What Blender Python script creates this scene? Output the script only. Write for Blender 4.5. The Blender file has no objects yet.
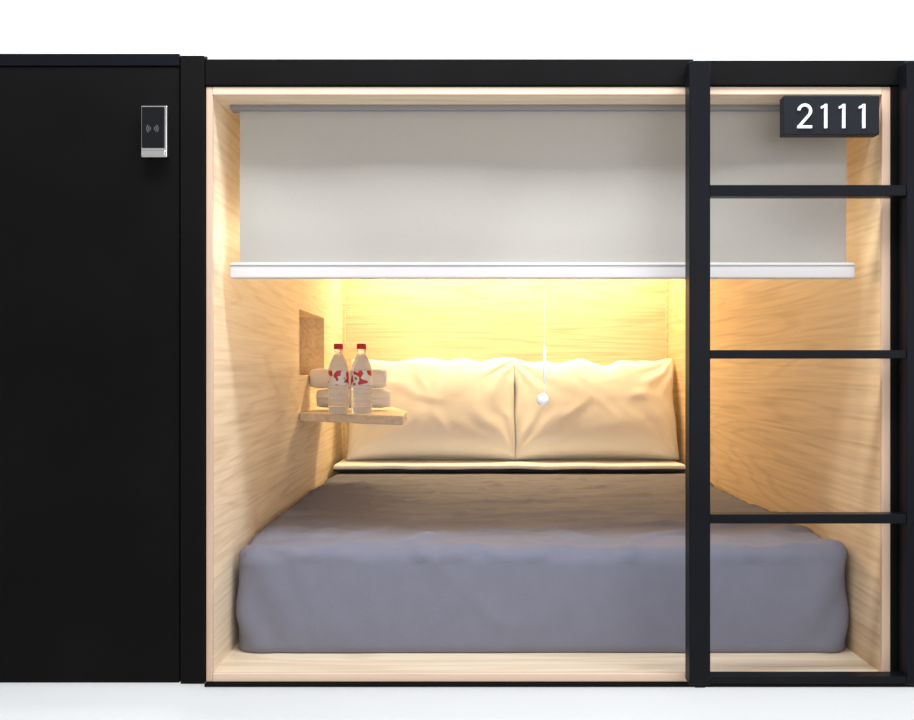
import bpy, bmesh, math, random
from mathutils import Vector, Matrix, noise
random.seed(11)
S=bpy.context.scene
try:
    S.view_settings.view_transform='Standard'
except Exception: pass
D=1.95; PX=430.0; E=1.05
def K(y): return D/(D+y)
def X(px,y=0): return (px-466)/(PX*K(y))
def Z(py,y=0): return E-(py-370)/(PX*K(y))

# ---------- materials ----------
def newmat(name):
    m=bpy.data.materials.new(name); m.use_nodes=True
    nt=m.node_tree; b=nt.nodes['Principled BSDF']; return m,nt,b
def simple(name,col,rough=.5,metal=0,spec=.5,noise_amt=0,nscale=8,bump=0,bscale=200,trans=0,ior=1.45):
    m,nt,b=newmat(name); N=nt.nodes; L=nt.links
    b.inputs['Base Color'].default_value=(*col,1); b.inputs['Roughness'].default_value=rough
    b.inputs['Metallic'].default_value=metal; b.inputs['Specular IOR Level'].default_value=spec
    b.inputs['Transmission Weight'].default_value=trans; b.inputs['IOR'].default_value=ior
    tc=N.new('ShaderNodeTexCoord')
    if noise_amt:
        n=N.new('ShaderNodeTexNoise'); n.inputs['Scale'].default_value=nscale; n.inputs['Detail'].default_value=5
        L.new(tc.outputs['Object'],n.inputs['Vector'])
        mx=N.new('ShaderNodeMix'); mx.data_type='RGBA'
        a=[c*(1-noise_amt) for c in col]; d=[min(1,c*(1+noise_amt)) for c in col]
        mx.inputs[6].default_value=(*a,1); mx.inputs[7].default_value=(*d,1)
        L.new(n.outputs['Fac'],mx.inputs[0]); L.new(mx.outputs[2],b.inputs['Base Color'])
    if bump:
        n2=N.new('ShaderNodeTexNoise'); n2.inputs['Scale'].default_value=bscale; n2.inputs['Detail'].default_value=3
        L.new(tc.outputs['Object'],n2.inputs['Vector'])
        bp=N.new('ShaderNodeBump'); bp.inputs['Strength'].default_value=bump; bp.inputs['Distance'].default_value=.002
        L.new(n2.outputs['Fac'],bp.inputs['Height']); L.new(bp.outputs['Normal'],b.inputs['Normal'])
    return m
def wood(name,axis,light=(.86,.72,.54),dark=(.62,.45,.29),seed=0,strength=1.0):
    m,nt,b=newmat(name); N=nt.nodes; L=nt.links
    tc=N.new('ShaderNodeTexCoord')
    def mapped(al,ac):
        mp=N.new('ShaderNodeMapping'); s=[ac,ac,ac]; s[axis]=al
        mp.inputs['Scale'].default_value=s; mp.inputs['Location'].default_value=(seed,seed*.7,seed*1.3)
        L.new(tc.outputs['Object'],mp.inputs['Vector']); return mp
    n1=N.new('ShaderNodeTexNoise'); n1.inputs['Scale'].default_value=1; n1.inputs['Detail'].default_value=2
    n1.inputs['Distortion'].default_value=.1
    L.new(mapped(.38,5.0).outputs[0],n1.inputs['Vector'])
    mu=N.new('ShaderNodeMath'); mu.operation='MULTIPLY'; mu.inputs[1].default_value=110
    L.new(n1.outputs['Fac'],mu.inputs[0])
    si=N.new('ShaderNodeMath'); si.operation='SINE'; L.new(mu.outputs[0],si.inputs[0])
    mr=N.new('ShaderNodeMapRange'); mr.inputs['From Min'].default_value=.3; mr.inputs['From Max'].default_value=1
    mr.inputs['To Min'].default_value=0; mr.inputs['To Max'].default_value=.29*strength; L.new(si.outputs[0],mr.inputs['Value'])
    n2=N.new('ShaderNodeTexNoise'); n2.inputs['Scale'].default_value=1; n2.inputs['Detail'].default_value=5
    L.new(mapped(3,120).outputs[0],n2.inputs['Vector'])
    mr2=N.new('ShaderNodeMapRange'); mr2.inputs['From Min'].default_value=.4; mr2.inputs['From Max'].default_value=.75
    mr2.inputs['To Max'].default_value=.6*strength; L.new(n2.outputs['Fac'],mr2.inputs['Value'])
    ad=N.new('ShaderNodeMath'); ad.operation='ADD'; ad.use_clamp=True
    L.new(mr.outputs[0],ad.inputs[0]); L.new(mr2.outputs[0],ad.inputs[1])
    mx=N.new('ShaderNodeMix'); mx.data_type='RGBA'
    mx.inputs[6].default_value=(*light,1); mx.inputs[7].default_value=(*dark,1)
    L.new(ad.outputs[0],mx.inputs[0]); L.new(mx.outputs[2],b.inputs['Base Color'])
    b.inputs['Roughness'].default_value=.42; b.inputs['Specular IOR Level'].default_value=.35
    return m
M_WY=wood('birch_wood_y',1); M_WX=wood('birch_wood_x',0,seed=3)
M_WARMLIT=wood('birch_wood_warm_lit',1,light=(.80,.60,.38),dark=(.56,.38,.21),seed=5)  # right wall: amber of the warm lamp light put into the wood colour
M_EDGE=wood('edge_wood_z',2,light=(.68,.48,.35),dark=(.54,.36,.26),seed=7,strength=.6)
M_EDGEX=wood('edge_wood_x',0,light=(.78,.58,.43),dark=(.66,.46,.32),seed=8,strength=.6)
M_SHELF=wood('shelf_wood',0,light=(.86,.72,.56),dark=(.64,.48,.33),seed=9)
M_BLK=simple('black_laminate',(.006,.0053,.0055),.6,spec=.06,noise_amt=.5,nscale=3,bump=.1,bscale=40)
M_BLK2=simple('black_steel',(.005,.0055,.008),.35,spec=.12,noise_amt=.3,nscale=6)
M_WHITE=simple('white_wall_paint',(.97,.97,.965),.8,spec=.2,noise_amt=.01,nscale=3)
M_FLOOR=simple('pale_floor_tile',(.84,.83,.81),.4,noise_amt=.04,nscale=2)
M_SHEET=simple('grey_cotton',(.20,.20,.25),.85,spec=.2,noise_amt=.07,nscale=22,bump=.35,bscale=260)
M_SHADE=simple('crease_shade',(.05,.05,.055),.9,spec=.1,noise_amt=.1)  # shade below the white sheet edge, put into a dark colour
M_PIL=simple('white_pillow_cotton',(.90,.90,.90),.9,spec=.05,noise_amt=.02,nscale=10,bump=.2,bscale=150)
M_TOWEL=simple('white_terry',(.95,.95,.95),.95,spec=.05,noise_amt=.03,nscale=60,bump=.8,bscale=500)
M_BAR=simple('white_aluminium',(.68,.65,.635),.4,spec=.4,noise_amt=.02)
M_RAIL=simple('grey_rail',(.26,.25,.26),.4,noise_amt=.03)
M_CHROME=simple('chrome',(.8,.78,.75),.15,metal=1,noise_amt=.02)
M_GLOSSB=simple('black_gloss',(.008,.008,.009),.15,spec=.25,noise_amt=.1)
M_SIGN=simple('black_sign',(.012,.013,.018),.4,spec=.15,noise_amt=.15)
M_NUM=simple('white_acrylic',(.85,.85,.85),.4,noise_amt=.01)
M_PL=simple('white_plastic',(.85,.85,.83),.35,noise_amt=.01)
M_CAP=simple('red_plastic',(.62,.02,.03),.4,noise_amt=.05)
M_ICON=simple('icon_grey',(.12,.12,.13),.5,noise_amt=.05)
M_STRIP=simple('pale_strip',(.80,.84,.72),.6,noise_amt=.05)
def clear():
    m,nt,b=newmat('clear_pet_water'); N=nt.nodes; L=nt.links
    b.inputs['Base Color'].default_value=(.98,.985,.99,1); b.inputs['Roughness'].default_value=.02
    b.inputs['Transmission Weight'].default_value=1; b.inputs['IOR'].default_value=1.2
    d=N.new('ShaderNodeBsdfDiffuse'); tc=N.new('ShaderNodeTexCoord'); n=N.new('ShaderNodeTexNoise'); n.inputs['Scale'].default_value=30
    L.new(tc.outputs['Object'],n.inputs['Vector'])
    mr=N.new('ShaderNodeMapRange'); mr.inputs['To Min'].default_value=.10; mr.inputs['To Max'].default_value=.25
    L.new(n.outputs['Fac'],mr.inputs['Value'])
    d.inputs['Color'].default_value=(.9,.92,.93,1)
    ms=N.new('ShaderNodeMixShader'); L.new(mr.outputs[0],ms.inputs[0]); L.new(b.outputs[0],ms.inputs[1]); L.new(d.outputs[0],ms.inputs[2])
    L.new(ms.outputs[0],N['Material Output'].inputs['Surface']); return m
M_CLEAR=clear()
def fabric():
    m,nt,b=newmat('blind_fabric'); N=nt.nodes; L=nt.links
    tc=N.new('ShaderNodeTexCoord'); n=N.new('ShaderNodeTexNoise'); n.inputs['Scale'].default_value=350
    L.new(tc.outputs['Object'],n.inputs['Vector'])
    mx=N.new('ShaderNodeMix'); mx.data_type='RGBA'
    mx.inputs[6].default_value=(.42,.405,.37,1); mx.inputs[7].default_value=(.49,.475,.435,1)
    L.new(n.outputs['Fac'],mx.inputs[0]); L.new(mx.outputs[2],b.inputs['Base Color'])
    b.inputs['Roughness'].default_value=.8; b.inputs['Specular IOR Level'].default_value=.2
    tr=N.new('ShaderNodeBsdfTranslucent'); tr.inputs['Color'].default_value=(.5,.48,.42,1)
    ms=N.new('ShaderNodeMixShader'); ms.inputs[0].default_value=.12
    L.new(b.outputs[0],ms.inputs[1]); L.new(tr.outputs[0],ms.inputs[2])
    L.new(ms.outputs[0],N['Material Output'].inputs['Surface']); return m
M_FAB=fabric()
def label_mat():
    m,nt,b=newmat('bottle_label'); N=nt.nodes; L=nt.links
    tc=N.new('ShaderNodeTexCoord'); n=N.new('ShaderNodeTexNoise'); n.inputs['Scale'].default_value=34; n.inputs['Detail'].default_value=1
    L.new(tc.outputs['Object'],n.inputs['Vector'])
    r=N.new('ShaderNodeValToRGB'); r.color_ramp.interpolation='CONSTANT'
    e=r.color_ramp.elements; e[0].position=0; e[0].color=(.6,.03,.04,1); e[1].position=.50; e[1].color=(.85,.83,.8,1)
    x=e.new(.68); x.color=(.15,.22,.35,1)
    L.new(n.outputs['Fac'],r.inputs[0]); L.new(r.outputs[0],b.inputs['Base Color']); b.inputs['Roughness'].default_value=.4
    return m
M_LABEL=label_mat()

# ---------- mesh helpers ----------
def mk(name,bm,mat,parent=None,smooth=False,loc=None):
    bmesh.ops.recalc_face_normals(bm,faces=bm.faces)
    me=bpy.data.meshes.new(name); bm.to_mesh(me); bm.free()
    o=bpy.data.objects.new(name,me); S.collection.objects.link(o)
    me.materials.append(mat)
    if smooth:
        for p in me.polygons: p.use_smooth=True
    if loc: o.location=loc
    if parent: o.parent=parent
    return o
def addbox(bm,b):
    x0,x1,y0,y1,z0,z1=b
    v=[bm.verts.new(p) for p in [(x0,y0,z0),(x1,y0,z0),(x1,y1,z0),(x0,y1,z0),(x0,y0,z1),(x1,y0,z1),(x1,y1,z1),(x0,y1,z1)]]
    for f in [(0,1,2,3),(4,5,6,7),(0,1,5,4),(1,2,6,5),(2,3,7,6),(3,0,4,7)]: bm.faces.new([v[i] for i in f])
def boxes(name,lst,mat,parent=None,bev=0):
    bm=bmesh.new()
    for b in lst: addbox(bm,b)
    o=mk(name,bm,mat,parent)
    if bev:
        md=o.modifiers.new('b','BEVEL'); md.width=bev; md.segments=3; md.limit_method='ANGLE'
    return o
def empty(name):
    o=bpy.data.objects.new(name,None); S.collection.objects.link(o); return o
def lathe(name,prof,mat,parent=None,seg=40,loc=None):
    bm=bmesh.new(); rings=[]
    for r,z in prof:
        rings.append([bm.verts.new((r*math.cos(2*math.pi*i/seg),r*math.sin(2*math.pi*i/seg),z)) for i in range(seg)])
    for a,b in zip(rings,rings[1:]):
        for i in range(seg): bm.faces.new([a[i],a[(i+1)%seg],b[(i+1)%seg],b[i]])
    bm.faces.new(rings[0]); bm.faces.new(rings[-1])
    return mk(name,bm,mat,parent,True,loc)
def ribbon(bm,pts,w,y0,y1):
    n=len(pts); P=[Vector(p) for p in pts]; Lp=[];Rp=[]
    for i in range(n):
        if i==0: t=P[1]-P[0]
        elif i==n-1: t=P[-1]-P[-2]
        else: t=(P[i+1]-P[i]).normalized()+(P[i]-P[i-1]).normalized()
        t.normalize(); nn=Vector((-t.y,t.x)); s=1
        if 0<i<n-1:
            s=1/max(.4,abs(nn.dot(Vector((-(P[i]-P[i-1]).normalized().y,(P[i]-P[i-1]).normalized().x)))))
        Lp.append(P[i]+nn*w/2*s); Rp.append(P[i]-nn*w/2*s)
    a=[bm.verts.new((p.x,y0,p.y)) for p in Lp]; b=[bm.verts.new((p.x,y0,p.y)) for p in Rp]
    c=[bm.verts.new((p.x,y1,p.y)) for p in Lp]; d=[bm.verts.new((p.x,y1,p.y)) for p in Rp]
    for i in range(n-1):
        bm.faces.new([a[i],a[i+1],b[i+1],b[i]]); bm.faces.new([c[i],c[i+1],d[i+1],d[i]])
        bm.faces.new([a[i],a[i+1],c[i+1],c[i]]); bm.faces.new([b[i],b[i+1],d[i+1],d[i]])
    bm.faces.new([a[0],b[0],d[0],c[0]]); bm.faces.new([a[-1],b[-1],d[-1],c[-1]])
def tube(name,pts,r,mat,parent=None,seg=10):
    cu=bpy.data.curves.new(name,'CURVE'); cu.dimensions='3D'; sp=cu.splines.new('POLY'); sp.points.add(len(pts)-1)
    for i,p in enumerate(pts): sp.points[i].co=(*p,1)
    cu.bevel_depth=r; cu.bevel_resolution=3; cu.use_fill_caps=True
    o=bpy.data.objects.new(name,cu); S.collection.objects.link(o); cu.materials.append(mat)
    if parent: o.parent=parent
    return o

# ---------- pod shell ----------
XL,XR=X(213.5),X(880); ZB,ZT=Z(672),Z(96); YB=2.05; T=.018
ny0,ny1=1.0,1.52; nz0,nz1=E-.02,E+.215
xo=XL-T
boxes('wall_left',[(xo,XL,0.0,ny0,ZB,ZT),(xo,XL,ny1,YB,ZB,ZT),(xo,XL,ny0,ny1,ZB,nz0),(xo,XL,ny0,ny1,nz1,ZT),
   (xo-.09,xo-.08,ny0-.01,ny1+.01,nz0-.01,nz1+.01),(xo-.08,xo,ny0-.01,ny0,nz0-.01,nz1+.01),(xo-.08,xo,ny1,ny1+.01,nz0-.01,nz1+.01),
   (xo-.08,xo,ny0,ny1,nz0-.01,nz0),(xo-.08,xo,ny0,ny1,nz1,nz1+.01)],M_WY)
boxes('wall_right',[(XR,XR+T,0,YB,ZB,ZT)],M_WARMLIT)
boxes('wall_back',[(XL-T,XR+T,YB,YB+.02,ZB-T,ZT+T)],M_WX)
boxes('ceiling',[(XL-T,XR+T,0,YB,ZT,ZT+T)],M_WX)
boxes('floor',[(XL-T,XR+T,0,YB,ZB-T,ZB)],M_WX)
fr=empty('pod_opening_frame')
f0=-.012
oL,oR,oT,oB=X(207.5),X(888),Z(88.5),Z(680)
boxes('stile_a',[(oL,XL+.001,f0,0,oB,oT)],M_EDGE,fr,.002)
boxes('stile_b',[(XR-.001,oR,f0,0,oB,oT)],M_EDGE,fr,.002)
boxes('head_rail',[(XL+.001,XR-.001,f0,0,ZT-.001,oT)],M_EDGEX,fr,.002)
boxes('sill_rail',[(XL+.001,XR-.001,f0,0,oB,ZB+.001)],M_EDGEX,fr,.002)
boxes('trim_1',[(XL,XL+.012,YB-.012,YB,ZB,ZT)],M_WX)
boxes('trim_2',[(XR-.012,XR,YB-.012,YB,ZB,ZT)],M_WX)

# ---------- facade ----------
boxes('door_1',[(-2.3,X(181.5),-.015,.02,Z(680.5),Z(69))],M_BLK,None,.002)
boxes('facade_door_head',[(-2.3,X(182),-.018,.02,Z(68.3),Z(56.5))],M_BLK2,None,.001)
boxes('facade_post',[(X(183.2),X(206.8),-.02,.02,Z(681),Z(58.5))],M_BLK,None,.002)
boxes('facade_top_beam',[(X(207),X(692),-.016,.02,Z(87.6),Z(61.5)),(X(692.4),2.2,-.018,.02,Z(87.6),Z(63))],M_BLK,None,.002)
boxes('facade_bottom_beam',[(X(207),2.2,-.02,.02,Z(684),Z(680.4))],M_BLK,None,.001)
boxes('facade_side_panel',[(X(888.5),2.2,-.015,.02,Z(680),Z(88))],M_BLK,None,.002)
boxes('trim_3',[(X(209),X(692),-.010,.02,Z(61.2),Z(57.5))],M_STRIP)
boxes('wall_front',[(-2.3,2.2,.021,.07,Z(60),2.7),(-2.3,X(209),.0,.021,Z(56.3),2.7),(X(209),2.2,.0,.021,Z(57.3),2.7),
    (-2.3,2.2,0,.07,0,Z(684.2)),(-2.3,X(207),0,.021,Z(684.2),Z(681.2))],M_WHITE)
boxes('trim_4',[(X(692),2.2,-.004,.0,Z(62.8),Z(57.3)-.003)],M_WHITE)
boxes('corridor_floor',[(-2.3,2.2,-3.5,0.0,-.03,0)],M_FLOOR)

# ---------- ladder ----------
lad=empty('bunk_ladder')
ly0,ly1=-.060,-.022
boxes('stile_1',[(X(689.5,ly0),X(710.5,ly0),ly0,ly1,Z(685,ly0),Z(60.5,ly0))],M_BLK2,lad,.002)
boxes('stile_2',[(X(907,ly0),X(929,ly0),ly0,ly1,Z(685,ly0),Z(60.5,ly0))],M_BLK2,lad,.002)
for i,(a,b) in enumerate([(184.5,195.5),(350,358.5),(514.5,524)]):
    boxes('rung_%d'%(i+1),[(X(710,ly0),X(907.5,ly0),ly0+.003,ly1-.003,Z(b,ly0),Z(a,ly0))],M_BLK2,lad,.002)
boxes('foot_rail',[(X(710,ly0),X(907.5,ly0),ly0+.003,ly1-.003,Z(684,ly0),Z(677,ly0))],M_BLK2,lad,.001)
for i,(pz) in enumerate([72,682]):
    boxes('bracket_%d'%(i+1),[(X(695,ly1),X(705,ly1),ly1-.001,-.016,Z(pz+2),Z(pz-4))],M_BLK2,lad)
    boxes('bracket_%d'%(i+3),[(X(912,ly1),X(920,ly1),ly1-.001,-.0155,Z(pz+2 if i==0 else 679),Z(pz-4 if i==0 else 670))],M_BLK2,lad)

# ---------- sign ----------
sg=empty('room_number_sign'); sy=-.04
boxes('sign_box',[(X(784,sy),X(879.5,sy),sy,-.0125,Z(134.5,sy),Z(95.5,sy))],M_SIGN,sg,.002)
bm=bmesh.new()
def digit(px0,kind):
    h0,h1=Z(128.5,sy),Z(104,sy); x0=X(px0,sy); w=.0062
    if kind=='1':
        wd=.012
        ribbon(bm,[(x0+wd,h0),(x0+wd,h1-.001)],w,sy-.004,sy)
        ribbon(bm,[(x0+.001,h1-.0095),(x0+wd+.001,h1-.003)],w*.85,sy-.0038,sy)
    else:
        wd=.033; r=wd/2; cx=x0+r; cz=h1-r
        pts=[]
        for i in range(0,15):
            a=math.radians(175-i*(215/14)); pts.append((cx+(r-w/2)*math.cos(a),cz+(r-w/2)*math.sin(a)))
        pts+=[(x0+w*.55,h0+w*.6)]
        ribbon(bm,pts,w,sy-.004,sy)
        ribbon(bm,[(x0,h0+w/2),(x0+wd,h0+w/2)],w,sy-.0038,sy)
digit(797,'2'); digit(820,'1'); digit(838,'1'); digit(858,'1')
mk('digits',bm,M_NUM,sg)

# ---------- key card lock ----------
lk=empty('key_card_lock'); ky=-.035
boxes('housing',[(X(141,ky),X(167,ky),ky,-.015,Z(157,ky),Z(105.5,ky))],M_CHROME,lk,.002)
boxes('reader_face',[(X(142,ky),X(164.5,ky),ky-.003,ky,Z(148,ky),Z(107,ky))],M_GLOSSB,lk,.002)
boxes('chin',[(X(141.5,ky),X(165.5,ky),ky-.003,ky,Z(156,ky),Z(150.5,ky))],M_CHROME,lk,.0015)
bm=bmesh.new(); cx,cz=X(153,ky),Z(129,ky)
for r in (.005,.009,.013):
    for s in (0,math.pi):
        ribbon(bm,[(cx+r*math.cos(s+math.radians(a)),cz+r*math.sin(s+math.radians(a))) for a in range(-40,41,10)],.0016,ky-.0036,ky-.003)
mk('rfid_icon',bm,M_ICON,lk)

# ---------- roller blind ----------
bl=empty('roller_blind'); by=.075
boxes('head_rail',[(X(231,by),X(851,by),by-.012,by+.02,Z(111,by),ZT)],M_RAIL,bl,.002)
bm=bmesh.new(); nx,nz=120,40; gx0,gx1=X(239.5,by),X(847,by); gz0,gz1=Z(264,by),Z(110,by)
g=[]
for j in range(nz+1):
    row=[]
    for i in range(nx+1):
        u=i/nx; v=j/nz
        x=gx0+(gx1-gx0)*u; z=gz0+(gz1-gz0)*v
        env=math.sin(math.pi*min(1,max(0,v)))**.6
        y=by+.004+env*(.012*noise.noise(Vector((x*2.2,z*1.5,3)))+.004*noise.noise(Vector((x*7,z*3,9))))
        row.append(bm.verts.new((x,y,z)))
    g.append(row)
for j in range(nz):
    for i in range(nx): bm.faces.new([g[j][i],g[j][i+1],g[j+1][i+1],g[j+1][i]])
mk('fabric',bm,M_FAB,bl,True)
boxes('bottom_bar',[(X(230,by-.01),X(855,by-.01),by-.012,by+.016,Z(278,by-.01),Z(262.5,by-.01))],M_BAR,bl,.003)
boxes('bar_groove',[(X(230.5,by-.012),X(854.5,by-.012),by-.0132,by-.012,Z(266,by-.01),Z(265.2,by-.01))],M_RAIL,bl)
pc=empty('blind_pull_cord'); cy=by+.002; cxp=X(544.5,cy)
tube('cord',[(cxp,cy,Z(277,cy)),(cxp,cy,Z(347,cy))],.0006,M_PL,pc)
lathe('toggle',[(.0015,Z(384,cy)),(.0035,Z(382,cy)),(.0045,Z(360,cy)),(.0035,Z(347,cy)),(.0015,Z(345,cy))],M_PL,pc,16,(cxp,cy,0))
tube('lower_cord',[(cxp,cy,Z(383,cy)),(cxp+.004,cy,Z(388,cy)),(cxp-.004,cy,Z(396,cy))],.0012,M_PL,pc)
R=.015; zc=Z(399.5,cy)
lathe('ball',[(R*math.sin(t)+.0002,zc-R*math.cos(t)) for t in [math.pi*i/16 for i in range(17)]],M_PL,pc,24,(cxp-.004,cy,0))

# ---------- mattress ----------
def rounded(name,b,r,mat,n,disp=None,parent=None):
    x0,x1,y0,y1,z0,z1=b
    bm=bmesh.new()
    dims=(x1-x0,y1-y0,z1-z0)
    cnt=[max(2,int(d/n)) for d in dims]
    cache={}
    def V(p):
        k=tuple(round(c,5) for c in p)
        if k not in cache:
            q=Vector(p); lo=Vector((x0+r,y0+r,z0+r)); hi=Vector((x1-r,y1-r,z1-r))
            c=Vector([min(max(q[i],lo[i]),hi[i]) for i in range(3)])
            d=q-c
            if d.length>1e-9: nn=d.normalized(); q=c+nn*r
            else: nn=Vector((0,0,1))
            if disp: q=disp(q,nn)
            cache[k]=bm.verts.new(q)
        return cache[k]
    mn=(x0,y0,z0)
    for ax in range(3):
        a,c=[i for i in range(3) if i!=ax]
        for side in (0,1):
            for i in range(cnt[a]):
                for j in range(cnt[c]):
                    q=[]
                    for di,dj in ((0,0),(1,0),(1,1),(0,1)):
                        p=[0,0,0]; p[ax]=mn[ax]+dims[ax]*side
                        p[a]=mn[a]+dims[a]*(i+di)/cnt[a]; p[c]=mn[c]+dims[c]*(j+dj)/cnt[c]
                        q.append(V(p))
                    try: bm.faces.new(q)
                    except ValueError: pass
    return mk(name,bm,mat,parent,True)
mx0,mx1,my0,my1,mz0,mz1=-.572,.955,.126,2.03,ZB-.018,E-.44
def sm(a,b,x):
    t=min(1,max(0,(x-a)/(b-a))); return t*t*(3-2*t)
def mdisp(q,nn):
    d=0
    if nn.z>.2:
        fade=1-sm(1.45,1.62,q.y)
        d+=.006*noise.noise(Vector((q.x*2,q.y*3,1)))*fade
        for fx,fy,sd,am in ((2.0,5.0,4,.008),(4.0,7.0,11,.006),(1.0,9,17,.006)):
            w=abs(noise.noise(Vector((q.x*fx+q.y*1.5,q.y*fy-q.x*1.6,sd))))
            d+=am*max(0,1-w*8)*fade
        d-=.001
        if q.y>1.6: d=-.002
    if nn.y<-.3:
        d+=.0025*noise.noise(Vector((q.x*3,q.z*4,2)))
        w=abs(noise.noise(Vector((q.x*2.5+q.z*2,q.z*2-q.x*.6,8)))); d+=.002*max(0,1-w*8)
        for cx,s in ((mx0,1),(mx1,-1)):
            t=(q.x-cx)*s
            if t<.22:
                f=(1-t/.22)**2
                d+=f*.006*math.sin((q.z*30+t*60)+2*noise.noise(Vector((q.x*5,q.z*5,0))))
    q=q+nn*d
    q.z=max(q.z,ZB+.001); q.x=min(max(q.x,XL+.004),XR-.004)
    return q
mt=empty('mattress')
rounded('sheeted_mattress',(mx0,mx1,my0,my1,mz0,mz1),.034,M_SHEET,.0115,mdisp,mt)
ms=empty('folded_bed_sheet')
def slab(name,x0,x1,y0,y1,z0,z1,mat,amp,seed):
    def dd(q,nn):
        a=amp*noise.noise(Vector((q.x*5,seed,0)))
        q=q.copy(); q.y+=a*max(0,1-(q.y-y0)/.1)
        if q.y<y0+.12: q.z+=.004*noise.noise(Vector((q.x*7,seed+9,0)))+.002
        return q
    return rounded(name,(x0,x1,y0,y1,z0,z1),(z1-z0)*.45,mat,.012,dd,ms)
slab('shade_strip',mx0+.004,mx1-.004,1.630,2.02,mz1+.002,mz1+.013,M_SHADE,.008,1)  # dark slab stands in for the shadow line under the white layer
slab('white_layer',mx0+.006,mx1-.012,1.610,2.02,mz1+.015,mz1+.034,M_PIL,.020,5)

# ---------- pillows ----------
def pillow(name,cx,wid,hei,th,base_y,top_y,base_z,seed,xlim):
    bm=bmesh.new(); n=100; m=70
    ang=math.atan2(top_y-base_y,hei)
    up=Vector((0,math.sin(ang),math.cos(ang))); out=Vector((0,-math.cos(ang),math.sin(ang)))
    folds=[]
    for _ in range(14):
        fu=random.uniform(-.9,.9); fv=random.uniform(-.9,.9)
        fa=math.atan2(fv*.65,fu)+random.uniform(-.5,.5)
        folds.append((fu,fv,fa,random.uniform(.15,.35),random.uniform(.5,1)))
    sides=[]
    for s in (1,-1):
        G=[]
        for j in range(m+1):
            row=[]
            for i in range(n+1):
                u=-1+2*i/n; v=-1+2*j/m
                pin=1-.035*(1-v*v)*abs(u)**3; pin2=1-.06*(1-u*u)*abs(v)**3
                px=u*wid/2*pin; pz=v*hei/2*pin2
                px+=.008*noise.noise(Vector((v*2,seed,u))) ; pz+=(.030*max(0,v))*noise.noise(Vector((u*3.6,seed+5,v)))
                t=(max(0,1-abs(u)**3.0)*max(0,1-abs(v)**3.0))**.5*th/2
                t*=1-.15*v
                w=0
                for cu,cv in ((-1,-1),(1,-1),(-1,1),(1,1)):
                    du,dv=u-cu,(v-cv)*hei/wid; r=math.hypot(du,dv); a=math.atan2(dv,du)
                    w+=math.exp(-r*2.4)*math.sin(a*13+seed*cu*3+cv+2*noise.noise(Vector((u*3,v*3,seed))))*min(1,r*4)
                e=min(1,t/(th*.15))
                w=w*.008+.004*noise.noise(Vector((u*2+seed,v*1.6,s)))
                for fu,fv,fa,fl,am in folds:
                    ca,sa=math.cos(fa),math.sin(fa)
                    du,dv=(u-fu),(v-fv)*.65
                    al=du*ca+dv*sa; ac=-du*sa+dv*ca+.35*al*al
                    w+=.0030*am*math.exp(-(al/fl)**2)*(math.exp(-(ac/.05)**2)-.5*math.exp(-((ac-.10)/.06)**2))
                off=s*(t+.003)+w*e*s
                if u in(-1,1) or v in(-1,1): off=0
                p=Vector((cx,base_y,base_z))+Vector((1,0,0))*px+up*(pz+hei/2)+out*off
                p.y=min(p.y,YB-.014); p.z=max(p.z,base_z-.001); p.x=min(max(p.x,xlim[0]),xlim[1])
                row.append(p)
            G.append(row)
        sides.append(G)
    cache={}
    def V(s,j,i):
        key=(j,i) if (i in(0,n) or j in(0,m)) else (s,j,i)
        if key not in cache: cache[key]=bm.verts.new(sides[s][j][i])
        return cache[key]
    for s in (0,1):
        for j in range(m):
            for i in range(n):
                bm.faces.new([V(s,j,i),V(s,j,i+1),V(s,j+1,i+1),V(s,j+1,i)])
    return mk(name,bm,M_PIL,None,True)
pz=mz1+.037
xm=X(515,1.80)
pillow('pillow',X(433,1.82),.775,.475,.23,1.79,1.93,pz,1.3,(XL+.01,xm-.0005))
pillow('pillow',X(595,1.82),.755,.47,.23,1.79,1.93,pz,4.1,(xm+.0005,XR-.014))

# ---------- shelf ----------
st=E-.150
bm=bmesh.new(); t=.030
pts=[(XL+.001,1.0),(X(403,.78),.78),(X(407,1.06),1.08),(X(395,1.4),1.42),(XL+.001,1.48)]
lo=[bm.verts.new((x,y,st-t)) for x,y in pts]; hi=[bm.verts.new((x,y,st)) for x,y in pts]
bm.faces.new(lo); bm.faces.new(hi)
for i in range(len(pts)): j=(i+1)%len(pts); bm.faces.new([lo[i],lo[j],hi[j],hi[i]])
o=mk('wall_shelf',bm,M_SHELF); md=o.modifiers.new('b','BEVEL'); md.width=.003; md.segments=2

# ---------- bottles ----------
def bottle(px,y,rot):
    e=empty('water_bottle'); x=X(px,y)
    pr=[(.022,0),(.029,.002),(.032,.008),(.032,.02)]
    for i in range(5):
        z=.022+i*.016; pr+=[(.0325,z),(.0325,z+.008),(.0302,z+.011),(.0302,z+.013)]
    pr+=[(.0325,.106),(.0328,.11),(.0328,.150),(.032,.157),(.029,.170),(.022,.188),(.015,.203),(.0125,.210),(.0125,.218),(.015,.219),(.015,.222),(.012,.223),(.012,.228)]
    lathe('body',pr,M_CLEAR,e,40)
    lathe('label',[(.0334,.100),(.0336,.101),(.0336,.149),(.0334,.150),(.0331,.1495),(.0331,.1005)],M_LABEL,e,40)
    lathe('cap',[(.0145,.224),(.0152,.2255),(.0152,.241),(.0140,.243)],M_CAP,e,24)
    e.location=(x,y,st+.001); e.rotation_euler=(0,0,rot); e.scale=(1.06,1.06,.98)
bottle(338.5,.90,.4); bottle(361.5,.89,2.2)

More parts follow.
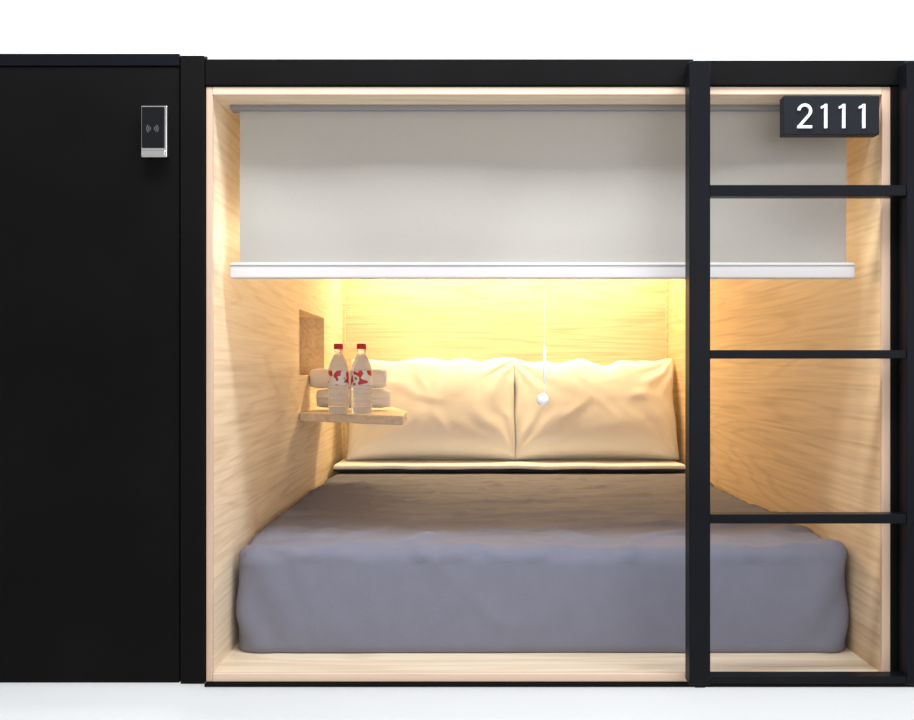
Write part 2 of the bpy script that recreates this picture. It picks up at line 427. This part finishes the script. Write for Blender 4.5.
# ---------- rolled towels ----------
def towel(x0,x1,y,zc,R,seed):
    bm=bmesh.new(); turns=3.2; n=150; a=(R)/(turns+.5)/ (2*math.pi); th=a*2*math.pi*.93
    m=30; rows=[]
    for k in range(m+1):
        x=x0+(x1-x0)*k/m; ed=abs(2*k/m-1)
        inn=[];ou=[]
        for i in range(n+1):
            t=turns*2*math.pi*i/n+.8
            r=a*t; s=1+.07*noise.noise(Vector((x*12,math.cos(t)*1.5+seed,math.sin(t)*1.5)))
            s*=1-.16*ed**8
            ph=t+seed
            ou.append((x,y+math.cos(ph)*(r+th/2)*s,zc+max(-R,math.sin(ph)*(r+th/2)*s)))
            ri=max(.0005,r-th/2); inn.append((x,y+math.cos(ph)*ri*s,zc+max(-R,math.sin(ph)*ri*s)))
        rows.append([bm.verts.new(p) for p in ou+inn[::-1]])
    L_=len(rows[0])
    for A,B in zip(rows,rows[1:]):
        for i in range(L_): j=(i+1)%L_; bm.faces.new([A[i],A[j],B[j],B[i]])
    for r in (rows[0],rows[-1]):
        for i in range(n): bm.faces.new([r[i],r[i+1],r[L_-2-i],r[L_-1-i]])
    return mk('rolled_towel',bm,M_TOWEL,None,True)
towel(XL+.03,X(391,1.2),1.20,st+.041,.040,1.0)
towel(XL+.004,X(387,1.22),1.21,st+.120,.039,2.6)

# ---------- LED strip fixture ----------
led=empty('led_strip_light')
boxes('profile',[(XL+.04,XR-.04,1.86,1.90,ZT-.015,ZT-.001)],M_BAR,led,.002)
def area(name,loc,rot,sx,sy_,power,col,parent=None):
    l=bpy.data.lights.new(name,'AREA'); l.shape='RECTANGLE'; l.size=sx; l.size_y=sy_; l.energy=power; l.color=col
    o=bpy.data.objects.new(name,l); S.collection.objects.link(o); o.location=loc; o.rotation_euler=rot
    if parent: o.parent=parent
    return o
area('led_lamp',((XL+XR)/2,1.88,ZT-.018),(math.radians(-16),0,0),1.40,.03,21,(1,.76,.40),led)
area('corridor_ceiling_lamp',(.2,-.48,2.65),(math.radians(14),0,0),2.6,.3,54,(.93,.96,1))
for px_,pw in ((262,17),(585,20)):  # added spots that make the bright patches on the blind
    l=bpy.data.lights.new('blind_patch_spot','SPOT'); l.energy=pw; l.spot_size=math.radians(16); l.spot_blend=.9; l.shadow_soft_size=.06; l.color=(.88,.94,1)
    o=bpy.data.objects.new('blind_patch_spot',l); S.collection.objects.link(o); o.location=(X(px_)+.1,-1.5,2.2)
    o.rotation_euler=(Vector((X(px_),.07,Z(240)))-o.location).to_track_quat('-Z','Y').to_euler()
w=area('corridor_window_light',(1.4,-3.3,1.6),(0,0,0),3.4,2.2,44,(.92,.95,1))
w.rotation_euler=(Vector((0,0,.9))-w.location).to_track_quat('-Z','Y').to_euler()
W=bpy.data.worlds.new('World'); S.world=W; W.use_nodes=True
bg=W.node_tree.nodes['Background']; bg.inputs[0].default_value=(.92,.95,1,1); bg.inputs[1].default_value=.57

# ---------- camera ----------
c=bpy.data.cameras.new('Camera'); co=bpy.data.objects.new('Camera',c); S.collection.objects.link(co)
co.location=(0,-D,E); co.rotation_euler=(math.radians(90),0,0)
c.sensor_width=36; c.lens=D*PX/914*36
c.shift_x=-(466-457)/914; c.shift_y=(370-360)/914
c.clip_start=.01
S.camera=co
